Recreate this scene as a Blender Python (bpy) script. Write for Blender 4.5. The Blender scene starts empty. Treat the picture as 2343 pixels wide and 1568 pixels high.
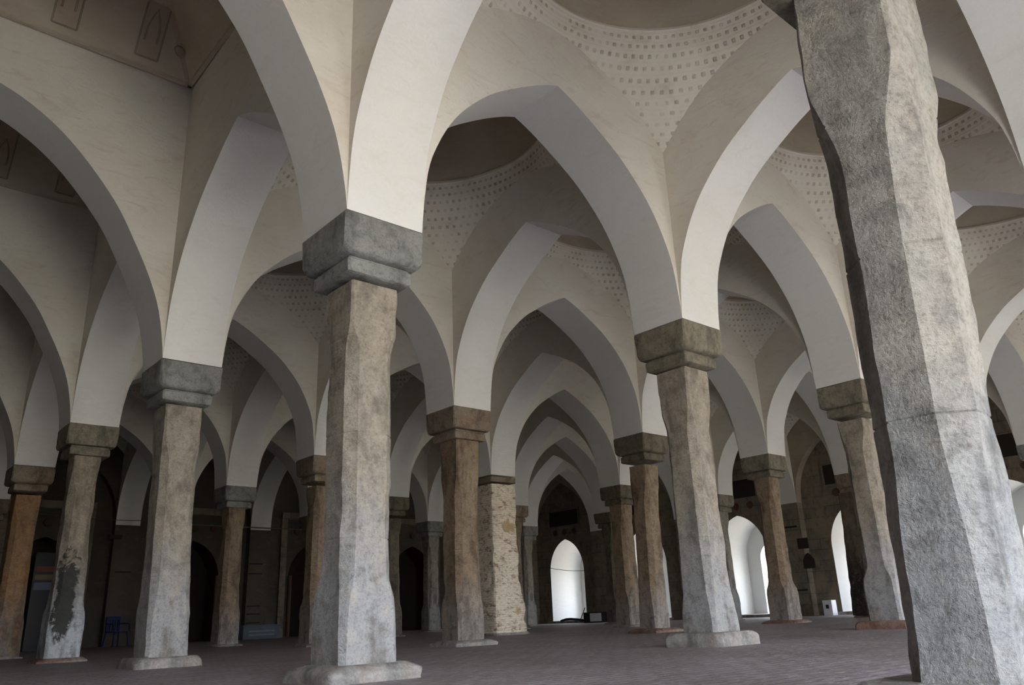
import bpy, bmesh, math, random
from mathutils import Vector, Matrix, noise
random.seed(7)
S = bpy.context.scene
COL = S.collection
W, H = 2343, 1568

# ------------------------------------------------------------------ camera
CAM = (-3.47207, -5.95728, 0.41903)
HEAD, PITCH, ROLL, FPX = 0.72522, 0.33056, -0.04275, 1820.4
ca, sa, cb, sb = math.cos(HEAD), math.sin(HEAD), math.cos(PITCH), math.sin(PITCH)
fwd = Vector((sa*cb, ca*cb, sb)); rt = Vector((ca, -sa, 0)); up = rt.cross(fwd)
r2 = rt*math.cos(ROLL) + up*math.sin(ROLL); u2 = -rt*math.sin(ROLL) + up*math.cos(ROLL)
cam = bpy.data.cameras.new('camera'); camo = bpy.data.objects.new('camera', cam); COL.objects.link(camo)
m = Matrix((r2, u2, -fwd)).transposed().to_4x4(); m.translation = Vector(CAM); camo.matrix_world = m
cam.sensor_fit = 'HORIZONTAL'; cam.sensor_width = 36; cam.lens = 36*FPX/W; cam.clip_start = .05; cam.clip_end = 300
S.camera = camo

# ------------------------------------------------------------------ view + world
S.view_settings.view_transform = 'Standard'; S.view_settings.look = 'None'
S.view_settings.exposure = 1.5; S.view_settings.gamma = 1; S.view_settings.use_curve_mapping = False
S.cycles.use_denoising = True
S.cycles.max_bounces = 10; S.cycles.diffuse_bounces = 7; S.cycles.glossy_bounces = 3
S.cycles.sample_clamp_indirect = 12
SKY = 8.5
w = bpy.data.worlds.new('sky'); S.world = w; w.use_nodes = True
nt = w.node_tree; nt.nodes.clear()
o = nt.nodes.new('ShaderNodeOutputWorld'); bg = nt.nodes.new('ShaderNodeBackground')
tc = nt.nodes.new('ShaderNodeTexCoord'); sp = nt.nodes.new('ShaderNodeSeparateXYZ'); cr = nt.nodes.new('ShaderNodeValToRGB')
mr = nt.nodes.new('ShaderNodeMapRange')
nt.links.new(tc.outputs['Generated'], sp.inputs[0]); nt.links.new(sp.outputs['Z'], mr.inputs[0])
mr.inputs[1].default_value = -1; mr.inputs[2].default_value = 1
nt.links.new(mr.outputs[0], cr.inputs[0]); nt.links.new(cr.outputs[0], bg.inputs[0]); nt.links.new(bg.outputs[0], o.inputs[0])
e = cr.color_ramp.elements
e[0].position = 0.0; e[0].color = (.42, .405, .335, 1)
e[1].position = 1.0; e[1].color = (.62, .76, 1, 1)
for pos, c in ((.485, (.55, .525, .455, 1)), (.515, (.90, .93, 1, 1)), (.62, (.78, .87, 1, 1))):
    k = e.new(pos); k.color = c
bg.inputs[1].default_value = SKY

# ------------------------------------------------------------------ dimensions of the place
SU, SV, HW, HC = 4.7, 4.6771, 0.3917, 3.819
NAVE = 5.7
ZT = 8.05
UW0, UW1 = -2, 5                       # wall lines along u (Y)
def vx(v): return v*SV if v >= 0 else -NAVE*(-v)
JIT = {(-1,0):(.006,-.018,0),(0,0):(-0.065,-0.095,-0.025),(1,0):(0.015,0.098,-0.038),(2,0):(0,0.019,0.046),(3,0):(0.011,-0.006,0.083),
 (0,1):(0.014,-0.014,0.024),(1,1):(0.001,0.006,-0.053),(1,2):(0.047,-0.064,0.018),(0,2):(0.10,0.060,0.031),
 (1,3):(0.011,-0.036,0.035),(3,1):(-0.027,0.035,-0.027),(2,1):(-0.045,0.097,-0.058),(2,2):(0.029,0.081,-0.098),
 (3,3):(-0.038,0.032,0.002),(2,3):(0.003,0.012,-0.024),(3,2):(-0.041,0.033,-0.006)}
def cpos(u, v):
    j = JIT.get((u, v), (0, 0, 0))
    return Vector((vx(v)+j[0], u*SU+j[1], HC+j[2]))
def corner(u, v, su, sv):              # pier corner towards +-u, +-v
    p = cpos(u, v); return Vector((p.x+sv*HW, p.y+su*HW, p.z))

def portal(name, x, y, z, sx, sz, rot):
    l = bpy.data.lights.new(name, 'AREA'); l.shape = 'RECTANGLE'; l.size = sx; l.size_y = sz
    l.cycles.is_portal = True
    ob = bpy.data.objects.new(name, l); ob.location = (x, y, z); ob.rotation_euler = rot; COL.objects.link(ob)
EAST = [vx(v)+ (NAVE/2 if v == -1 else SV/2) for v in range(-1, 5)]
for x in EAST: portal('door_daylight', x, UW0*SU-.25, 1.95 if x > 0 else 2.55, 2.9 if x > 0 else 4.2, 4.0 if x > 0 else 5.2, (math.radians(90), 0, math.radians(180)))
for k in range(-2, 5): portal('door_daylight', 5*SV+2.66, (k+.5)*SU, 1.5, 1.3, 3.2, (math.radians(90), 0, math.radians(90)))

# ------------------------------------------------------------------ materials
class NT:
    def __init__(s, name):
        s.m = bpy.data.materials.new(name); s.m.use_nodes = True; s.t = s.m.node_tree; s.t.nodes.clear()
        s.o = s.t.nodes.new('ShaderNodeOutputMaterial'); s.b = s.t.nodes.new('ShaderNodeBsdfPrincipled')
        s.t.links.new(s.b.outputs[0], s.o.inputs[0]); s.b.inputs['Specular IOR Level'].default_value = .2
        s.tc = s.t.nodes.new('ShaderNodeTexCoord')
    def l(s, a, b): s.t.links.new(a, b)
    def n(s, k): return s.t.nodes.new(k)
    def co(s, scale=(1,1,1), src='Object', rot=(0,0,0), loc=(0,0,0)):
        mp = s.n('ShaderNodeMapping'); mp.inputs['Scale'].default_value = scale; mp.inputs['Rotation'].default_value = rot
        mp.inputs['Location'].default_value = loc
        s.l(s.tc.outputs[src], mp.inputs[0]); return mp.outputs[0]
    def noise(s, vec, scale, det=5, rough=.6, dist=0):
        x = s.n('ShaderNodeTexNoise'); x.inputs['Scale'].default_value = scale; x.inputs['Detail'].default_value = det
        x.inputs['Roughness'].default_value = rough; x.inputs['Distortion'].default_value = dist
        s.l(vec, x.inputs['Vector']); return x.outputs['Fac']
    def rng(s, f, a, b, c=0, d=1):
        x = s.n('ShaderNodeMapRange'); s.l(f, x.inputs[0])
        for i, q in enumerate((a, b, c, d)): x.inputs[i+1].default_value = q
        return x.outputs[0]
    def mix(s, f, a, b, mode='MIX'):
        x = s.n('ShaderNodeMix'); x.data_type = 'RGBA'; x.blend_type = mode
        if hasattr(f, 'links'): s.l(f, x.inputs[0])
        else: x.inputs[0].default_value = f
        for q, i in ((a, 6), (b, 7)):
            if hasattr(q, 'links'): s.l(q, x.inputs[i])
            else: x.inputs[i].default_value = (*q, 1)
        return x.outputs[2]
    def math(s, op, a, b=None):
        x = s.n('ShaderNodeMath'); x.operation = op
        for q, i in ((a, 0), (b, 1)):
            if q is None: continue
            if hasattr(q, 'links'): s.l(q, x.inputs[i])
            else: x.inputs[i].default_value = q
        return x.outputs[0]
    def z(s, src='Object'):
        x = s.n('ShaderNodeSeparateXYZ'); s.l(s.tc.outputs[src], x.inputs[0]); return x.outputs
    def fin(s, col, rough=.85, bump=None, dist=.02, st=.6):
        if hasattr(col, 'links'): s.l(col, s.b.inputs['Base Color'])
        else: s.b.inputs['Base Color'].default_value = (*col, 1)
        if hasattr(rough, 'links'): s.l(rough, s.b.inputs['Roughness'])
        else: s.b.inputs['Roughness'].default_value = rough
        if bump is not None:
            x = s.n('ShaderNodeBump'); x.inputs['Distance'].default_value = dist; x.inputs['Strength'].default_value = st
            s.l(bump, x.inputs['Height']); s.l(x.outputs[0], s.b.inputs['Normal'])
        return s.m

def plaster(name, base, stain, blot, lo=.5, hi=.8, k=.5):
    t = NT(name); c = t.co(src='Object')
    n1 = t.noise(c, .55, 6, .62, .6); n2 = t.noise(t.co((1, 1, 3.2)), 2.4, 7, .68, .8); n3 = t.noise(c, 35, 3, .6)
    a = t.mix(t.rng(n1, lo, hi, 0, k), base, stain)
    a = t.mix(t.rng(n2, .54, .74, 0, k*.8), a, blot)
    a = t.mix(t.rng(n3, .3, .7, 0, .06), a, (.3, .28, .25))
    b = t.math('ADD', t.math('MULTIPLY', n2, .6), t.math('MULTIPLY', n3, .12))
    return t.fin(a, .88, b, .035, .5)
M = {}
M['arch'] = plaster('pale_soffit_plaster', (.745, .73, .70), (.685, .655, .60), (.635, .575, .48), k=.45)  # arch soffits, slightly whiter than the wall faces
M['wall'] = plaster('beige_face_plaster', (.735, .70, .63), (.64, .575, .48), (.54, .44, .32), .42, .70, .7)  # wall faces above the arches, slightly more beige than the soffits
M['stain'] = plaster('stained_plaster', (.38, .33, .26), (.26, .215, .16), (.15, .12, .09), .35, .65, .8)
M['dark'] = plaster('near_black_plaster', (.09, .078, .060), (.055, .047, .036), (.15, .115, .07), .35, .65, .8)  # very dark mottled plaster of the back wall and its arches
M['domebrown'] = plaster('brown_dome_plaster', (.55, .495, .395), (.40, .325, .235), (.59, .53, .43), .38, .66, .8)
M['reveal'] = plaster('fresh_white_reveal_plaster', (.66, .66, .655), (.62, .61, .58), (.6, .59, .56), k=.3)
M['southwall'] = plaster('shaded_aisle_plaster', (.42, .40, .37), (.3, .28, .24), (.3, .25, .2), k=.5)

def pend_mat():
    t = NT('pendentive_plaster_with_dentil_rows')
    uv = t.n('ShaderNodeUVMap'); uv.uv_map = 'UVMap'
    sx = t.n('ShaderNodeSeparateXYZ'); t.l(uv.outputs[0], sx.inputs[0])
    v = t.math('MULTIPLY', sx.outputs[1], 12.0); row = t.math('FLOOR', v)
    off = t.math('MULTIPLY', t.math('MODULO', row, 2.0), .5)
    u = t.math('ADD', t.math('MULTIPLY', sx.outputs[0], 116.0), off)
    fu = t.math('ABSOLUTE', t.math('SUBTRACT', t.math('FRACT', u), .5)); fv = t.math('ABSOLUTE', t.math('SUBTRACT', t.math('FRACT', v), .5))
    du = t.rng(fu, .12, .24, 1, 0); dv = t.rng(fv, .10, .22, 1, 0)
    nn = t.noise(t.co(), 3.0, 5, .6, .5)
    hole = t.math('MULTIPLY', t.math('MULTIPLY', du, dv), t.rng(nn, .36, .6, .05, 1))
    edge = t.rng(fv, .42, .5, 0, 1)
    c = t.co(); n1 = t.noise(c, .7, 6, .62, .6)
    a = t.mix(t.rng(n1, .4, .7, 0, .6), (.725, .69, .61), (.59, .515, .40))
    a = t.mix(t.rng(nn, .56, .74, 0, .45), a, (.46, .38, .28))
    a = t.mix(t.math('MULTIPLY', hole, .5), a, (.30, .26, .20))
    b = t.math('SUBTRACT', t.math('MULTIPLY', nn, .25), t.math('ADD', hole, t.math('MULTIPLY', edge, .12)))
    return t.fin(a, .9, b, .035, .7)
M['pend'] = pend_mat()

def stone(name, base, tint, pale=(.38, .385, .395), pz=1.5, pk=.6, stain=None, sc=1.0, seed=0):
    t = NT(name); zz = t.z()[2]
    c = t.co(loc=(seed*3.1, seed*1.7, 0)); cs = t.co((1, 1, 5), loc=(seed, 0, 0)); cv = t.co((1, 1, .3), loc=(0, seed, 0))
    big = t.noise(c, 1.7, 6, .65, .5); stri = t.noise(cs, 9, 6, .72, .4); fine = t.noise(c, 42, 4, .7); vert = t.noise(cv, 4.5, 5, .6, .3)
    a = t.mix(t.rng(big, .38, .62), base, tint)
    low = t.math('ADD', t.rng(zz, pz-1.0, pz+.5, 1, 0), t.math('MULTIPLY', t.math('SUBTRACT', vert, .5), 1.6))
    a = t.mix(t.math('MULTIPLY', t.rng(low, .25, .8), pk), a, pale)  # foot tone: wear plus bounced sky light put into the colour
    a = t.mix(t.rng(vert, .50, .66, 0, .75), a, tuple(q*.40 for q in base))
    mot = t.noise(t.co(loc=(seed*2.2, 4, seed)), 6.5, 8, .78, .3)
    a = t.mix(t.rng(mot, .52, .68, 0, .5), a, tuple(min(1, q*1.6) for q in base))
    a = t.mix(t.rng(mot, .50, .36, 0, .65), a, tuple(q*.42 for q in base))
    a = t.mix(t.rng(stri, .54, .75, 0, .3), a, tuple(min(1, q*1.5) for q in base))
    a = t.mix(t.rng(fine, .50, .72, 0, .55), a, tuple(q*.35 for q in base))
    if stain:
        zc, hz, ang, col, kk = stain           # a smoke stain: an upright patch on the side facing ang
        xs = t.z()
        d = t.math('ADD', t.math('MULTIPLY', xs[0], math.cos(ang)), t.math('MULTIPLY', xs[1], math.sin(ang)))
        perp = t.math('ABSOLUTE', t.math('ADD', t.math('MULTIPLY', xs[0], -math.sin(ang)), t.math('MULTIPLY', xs[1], math.cos(ang))))
        wob = t.math('MULTIPLY', t.math('SUBTRACT', t.noise(t.co(loc=(3, 3, 8)), 5, 6, .7, .5), .5), .5)
        perp = t.math('ADD', perp, wob)
        f = t.math('MULTIPLY', t.rng(d, .02, .10), t.rng(perp, .24, .08))
        f = t.math('MULTIPLY', f, t.rng(t.math('ABSOLUTE', t.math('ADD', t.math('SUBTRACT', zz, zc), t.math('MULTIPLY', wob, 3.0))), hz, hz*.5))
        f = t.math('MULTIPLY', t.math('ADD', f, t.math('MULTIPLY', t.math('SUBTRACT', big, .5), 1.2)), f)
        a = t.mix(t.rng(f, .25, .6, 0, kk), a, col)
    b = t.math('ADD', t.math('ADD', t.math('MULTIPLY', stri, .35), t.math('MULTIPLY', fine, .45)), t.math('MULTIPLY', mot, .9))
    return t.fin(a, t.rng(mot, .3, .7, .75, .48), b, .035, .85)
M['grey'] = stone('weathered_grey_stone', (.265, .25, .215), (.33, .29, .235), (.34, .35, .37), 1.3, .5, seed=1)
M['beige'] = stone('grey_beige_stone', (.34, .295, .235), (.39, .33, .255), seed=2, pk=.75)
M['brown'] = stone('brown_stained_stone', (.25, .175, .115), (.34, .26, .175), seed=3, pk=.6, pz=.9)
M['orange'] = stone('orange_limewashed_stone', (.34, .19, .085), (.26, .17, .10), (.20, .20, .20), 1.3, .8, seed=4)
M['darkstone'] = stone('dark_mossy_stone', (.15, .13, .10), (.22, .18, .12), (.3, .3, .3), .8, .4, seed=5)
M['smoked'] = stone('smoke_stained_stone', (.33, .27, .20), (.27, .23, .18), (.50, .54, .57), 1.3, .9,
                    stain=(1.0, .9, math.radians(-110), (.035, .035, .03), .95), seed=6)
M['capgrey'] = stone('speckled_grey_capital_stone', (.25, .25, .235), (.31, .31, .29), seed=7, pk=0)
M['capmoss'] = stone('mossy_capital_stone', (.22, .195, .145), (.31, .275, .205), seed=8, pk=0)
M['capbrown'] = stone('brown_capital_stone', (.27, .19, .13), (.31, .27, .21), seed=9, pk=0)
M['plinth'] = stone('red_edged_plinth_stone', (.38, .365, .345), (.33, .27, .225), seed=10, pk=0)
M['redplinth'] = stone('worn_red_brick_plinth', (.26, .14, .10), (.38, .32, .27), seed=12, pk=0)
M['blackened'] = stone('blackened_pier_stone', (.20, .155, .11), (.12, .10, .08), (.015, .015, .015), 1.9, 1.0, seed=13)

def brickpier():
    t = NT('whitewashed_eroded_brick')
    br = t.n('ShaderNodeTexBrick'); br.inputs['Scale'].default_value = 1; br.inputs['Brick Width'].default_value = .16; br.inputs['Row Height'].default_value = .05
    br.inputs['Mortar Size'].default_value = .008; br.inputs['Mortar Smooth'].default_value = .3
    x = t.z(); cx = t.n('ShaderNodeCombineXYZ'); t.l(t.math('ADD', x[0], x[1]), cx.inputs[0]); t.l(x[2], cx.inputs[1])
    t.l(cx.outputs[0], br.inputs['Vector'])
    n1 = t.noise(t.co((1, 1, 2)), 3, 6, .7, .6); n2 = t.noise(t.co((1, 1, 3), loc=(5, 0, 0)), 9, 5, .7); n3 = t.noise(t.co(loc=(9, 2, 0)), 2.2, 3, .5)
    a = t.mix(t.rng(n2, .35, .65), (.88, .79, .63), (.76, .66, .50))
    a = t.mix(t.rng(n2, .52, .66, 0, .55), a, (.38, .27, .20))
    a = t.mix(t.rng(t.math('ADD', t.math('MULTIPLY', n1, .6), t.math('MULTIPLY', n2, .4)), .53, .60, 0, .85), a, (.30, .16, .11))
    a = t.mix(t.rng(n3, .66, .72, 0, .8), a, (.50, .33, .13))
    a = t.mix(t.math('MULTIPLY', br.outputs['Fac'], .22), a, (.30, .24, .19))
    b = t.math('SUBTRACT', n2, t.math('ADD', t.math('MULTIPLY', br.outputs['Fac'], .5), t.rng(n1, .5, .62, 0, .9)))
    return t.fin(a, .9, b, .035, .6)
M['brick'] = brickpier()

def floor_mat():
    t = NT('dark_worn_brick_floor')
    br = t.n('ShaderNodeTexBrick'); br.inputs['Scale'].default_value = 1; br.inputs['Brick Width'].default_value = .26; br.inputs['Row Height'].default_value = .12
    br.inputs['Mortar Size'].default_value = .01; br.offset = .5
    t.l(t.co(rot=(0, 0, .02)), br.inputs['Vector'])
    br.inputs['Color1'].default_value = (.30, .25, .255, 1); br.inputs['Color2'].default_value = (.38, .33, .34, 1); br.inputs['Mortar'].default_value = (.15, .12, .12, 1)
    n1 = t.noise(t.co(), .8, 6, .65, .5); n2 = t.noise(t.co((1, 2.4, 1), rot=(0, 0, -.8)), 9, 6, .75, .4)
    a = t.mix(t.rng(n1, .44, .66, 0, .6), br.outputs['Color'], (.20, .15, .135))
    a = t.mix(t.rng(n2, .52, .64, 0, .85), a, (.55, .51, .54))
    a = t.mix(t.rng(n2, .46, .34, 0, .7), a, (.12, .085, .08))
    b = t.math('SUBTRACT', t.math('MULTIPLY', n2, .9), br.outputs['Fac'])
    t.b.inputs['Specular IOR Level'].default_value = .4
    return t.fin(a, t.rng(n2, .3, .7, .42, .62), b, .015, .8)
M['floor'] = floor_mat()

def stonewall():
    t = NT('dark_coursed_stone_wall')
    br = t.n('ShaderNodeTexBrick'); br.inputs['Scale'].default_value = 1; br.inputs['Brick Width'].default_value = .75; br.inputs['Row Height'].default_value = .36
    br.inputs['Mortar Size'].default_value = .012
    x = t.z(); cx = t.n('ShaderNodeCombineXYZ'); t.l(t.math('ADD', x[0], x[1]), cx.inputs[0]); t.l(x[2], cx.inputs[1])
    t.l(cx.outputs[0], br.inputs['Vector'])
    br.inputs['Color1'].default_value = (.20, .17, .13, 1); br.inputs['Color2'].default_value = (.145, .13, .11, 1); br.inputs['Mortar'].default_value = (.09, .075, .06, 1)
    n1 = t.noise(t.co(), .9, 6, .65, .7); n2 = t.noise(t.co((1, 1, .6)), 5, 6, .7)
    a = t.mix(t.rng(n1, .38, .62, 0, .8), br.outputs['Color'], (.26, .21, .145))
    a = t.mix(t.rng(n2, .5, .72, 0, .7), a, (.07, .06, .05))
    b = t.math('SUBTRACT', n2, t.math('MULTIPLY', br.outputs['Fac'], .4))
    return t.fin(a, .85, b, .03, .7)
M['stonewall'] = stonewall()
def plain(name, col, rough=.6, bumpy=0, metal=0):
    t = NT(name); n = t.noise(t.co(), 6, 5, .6, .3)
    t.b.inputs['Metallic'].default_value = metal
    return t.fin(t.mix(t.rng(n, .35, .7, 0, .35), col, tuple(q*.6 for q in col)), rough, n if bumpy else None, .01, .4)
M['faded'] = plain('faded_grey_lettering', (.24, .26, .30), .7)
M['black'] = plain('near_black_fill', (.035, .028, .024), .9, 1)  # near-black fill of panels, niches, slots and back-wall recesses
M['terra'] = plain('old_terracotta', (.10, .06, .04), .9, 1)
M['vaultrib'] = plaster('pale_rib_plaster', (.44, .36, .28), (.36, .27, .19), (.3, .22, .15), k=.6)
M['blue'] = plain('blue_moulded_plastic', (.006, .010, .085), .4)
M['bluegrey'] = plain('blue_grey_painted_wood', (.13, .16, .20), .6)
M['white'] = plain('white_enamel', (.75, .77, .80), .4)
M['blackpl'] = plain('black_plastic', (.02, .02, .022), .4)
M['red'] = plain('faded_red_print', (.22, .08, .06), .7)
M['yellow'] = plain('faded_yellow_print', (.22, .18, .10), .7)
M['wire'] = plain('grey_cable_rubber', (.10, .09, .08), .6)
M['rod'] = plain('rusty_iron_rod', (.20, .15, .11), .6, 0, .3)
M['wood'] = plain('dark_red_wood', (.07, .025, .015), .6, 1)

# ------------------------------------------------------------------ mesh helpers
def link(name, bm, mats, parent=None, loc=None, smooth=None, uv=False):
    me = bpy.data.meshes.new(name); bm.normal_update(); bm.to_mesh(me); bm.free()
    for q in (mats if isinstance(mats, (list, tuple)) else [mats]): me.materials.append(M[q])
    if smooth is not None:
        for p in me.polygons: p.use_smooth = True
        me.set_sharp_from_angle(angle=math.radians(smooth))
    ob = bpy.data.objects.new(name, me); COL.objects.link(ob)
    if parent is not None: ob.parent = parent
    if loc is not None: ob.location = loc
    return ob
def tag(o, label, cat, group=None):
    o['label'] = label; o['category'] = cat
    if group: o['group'] = group
    return o
def empty(name, loc, label, cat, group=None, rz=0):
    o = bpy.data.objects.new(name, None); COL.objects.link(o); o.location = loc; o.rotation_euler.z = rz; o.empty_display_size = .1
    return tag(o, label, cat, group)
def struct(o): o['kind'] = 'structure'; return o
def box(bm, x0, x1, y0, y1, z0, z1, mi=0, bev=0):
    r = bmesh.ops.create_cube(bm, size=1)
    bmesh.ops.transform(bm, matrix=Matrix.Translation(((x0+x1)/2, (y0+y1)/2, (z0+z1)/2)) @ Matrix.Diagonal((abs(x1-x0), abs(y1-y0), abs(z1-z0), 1)), verts=r['verts'])
    fs = {f for v in r['verts'] for f in v.link_faces}
    for f in fs: f.material_index = mi
    if bev:
        es = {e for v in r['verts'] for e in v.link_edges}
        bmesh.ops.bevel(bm, geom=list(es), offset=bev, segments=2, affect='EDGES', profile=.5)
def quad(bm, *ps, mi=0):
    f = bm.faces.new([bm.verts.new(p) for p in ps]); f.material_index = mi; return f
def tube(bm, pts, r, n=6, mi=0):
    rings = []
    for i, p in enumerate(pts):
        p = Vector(p); a = Vector(pts[max(i-1, 0)]); b = Vector(pts[min(i+1, len(pts)-1)]); d = (b-a).normalized()
        s = d.cross(Vector((0, 0, 1))); s = s.normalized() if s.length > .05 else Vector((1, 0, 0)); t = d.cross(s)
        rings.append([bm.verts.new(p + s*r*math.cos(k*2*math.pi/n) + t*r*math.sin(k*2*math.pi/n)) for k in range(n)])
    for a, b in zip(rings, rings[1:]):
        for k in range(n): bm.faces.new((a[k], a[(k+1) % n], b[(k+1) % n], b[k])).material_index = mi
    for q in (rings[0][::-1], rings[-1]): bm.faces.new(q).material_index = mi

# ------------------------------------------------------------------ columns
def lerp(a, b, t): return a+(b-a)*t
def prof(tab, z):
    for a, b in zip(tab, tab[1:]):
        if z <= b[0]:
            t = (z-a[0])/max(1e-6, b[0]-a[0]); return [lerp(p, q, t) for p, q in zip(a[1:], b[1:])]
    return list(tab[-1][1:])
def section(s, c, K=4):
    h = s/2; c = max(c, .006); pts = []
    for k in range(4):
        a = k*math.pi/2; ca_, sa_ = math.cos(a), math.sin(a)
        loc = [(h, lerp(-h+c, h-c, i/K)) for i in range(K)] + [(lerp(h, h-c, i/2), lerp(h-c, h, i/2)) for i in range(2)]
        pts += [(x*ca_-y*sa_, x*sa_+y*ca_) for x, y in loc]
    return pts
def loft(bm, tab, zs, seed, amp, dx=0, dy=0, z0=None, z1=None, joints=(), mi=0, chips=0, K=4):
    rings = []; z0 = zs[0] if z0 is None else z0; z1 = zs[-1] if z1 is None else z1
    for z in zs:
        s, c = prof(tab, z)
        pinch = 0
        for j in joints:
            if abs(z-j) < .006: pinch = .005
        t = (z-z0)/(z1-z0); ring = []
        for x, y in section(s-2*pinch, c, K):
            n_ = noise.noise(Vector((x*4+seed*7.3, y*4, z*3)))*amp*1.6 + noise.noise(Vector((x*14, y*14+seed*3.1, z*9)))*amp*.8
            if chips:
                cc = noise.noise(Vector((x*3+seed, y*3-seed, z*2.2)))
                if cc > .33: n_ -= (cc-.33)*chips
            k = 1+n_/(s/2)
            ring.append(bm.verts.new((x*k+dx*(1-t), y*k+dy*(1-t), z)))
        rings.append(ring)
    n = len(rings[0])
    for a, b in zip(rings, rings[1:]):
        for k in range(n): bm.faces.new((a[k], a[(k+1) % n], b[(k+1) % n], b[k])).material_index = mi
    bm.faces.new(rings[0][::-1]).material_index = mi; bm.faces.new(rings[-1]).material_index = mi
def frange(a, b, st, extra=()):
    n = max(1, round((b-a)/st)); zs = [a+(b-a)*i/n for i in range(n+1)]
    for e_ in extra:
        for d in (-.009, 0, .009): zs.append(e_+d)
    return sorted(z for z in set(round(q, 4) for q in zs) if a <= z <= b)

def make_column(u, v, label, mat, cap, bot=.52, mid=.46, top=.46, ch=.10, joints=(.78, 1.45, 2.75), base=(0, 0), seed=1, tabs=None, plm='plinth',
                zb=.85, zs=2.8, pl=.385, fine=False, plz=.12, square_low=True):
    p = cpos(u, v); h = p.z
    root = empty('stone_pillar', (p.x, p.y, 0), label, 'pillar')
    bx, by = base
    step = .045 if fine else .09
    tab = [(0, bot, .03), (zb-.12, bot, .04), (zb+.05, mid+.02, ch), (zs-.05, mid*.96, ch*.9), (zs+.22, top, .02), (h-.5, top, .012)]
    if tabs: tab = tabs
    bm = bmesh.new(); loft(bm, tab, frange(plz, h-.515, step, joints), seed, .007, bx, by, 0, h-.5, joints, chips=.06, K=6 if fine else 4)
    link('shaft', bm, mat, root, smooth=32)
    # capital : rounded block on a stepped necking mould
    T = 2*(HW+.012)
    bm = bmesh.new()
    tab = [(h-.375, T*.86, .03), (h-.365, T*.93, .035), (h-.34, T*.975, .035), (h-.30, T, .03), (h-.02, T, .012), (h, T-.02, .01)]
    loft(bm, tab, frange(h-.375, h, .015), seed+5, .006, chips=.05, K=6); c = link('capital', bm, cap, root, smooth=40)
    bm = bmesh.new()
    tab = [(h-.535, T*.72, .01), (h-.52, T*.795, .01), (h-.41, T*.80, .01), (h-.395, T*.75, .012), (h-.37, T*.75, .012)]
    loft(bm, tab, frange(h-.535, h-.37, .0125), seed+9, .003, K=6); link('necking_mould', bm, cap, c, smooth=40)
    # plinth
    bm = bmesh.new(); P = pl*2
    tab = [(-.02, P, .05), (plz*.55, P, .05), (plz*.8, P*.975, .06), (plz, P*.90, .07), (plz+.02, P*.80, .08)]
    loft(bm, tab, frange(-.02, plz+.02, .02), seed+3, .018, bx, by, -.02, 3.8, K=6); link('plinth', bm, plm, root, smooth=40)
    return root

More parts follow.
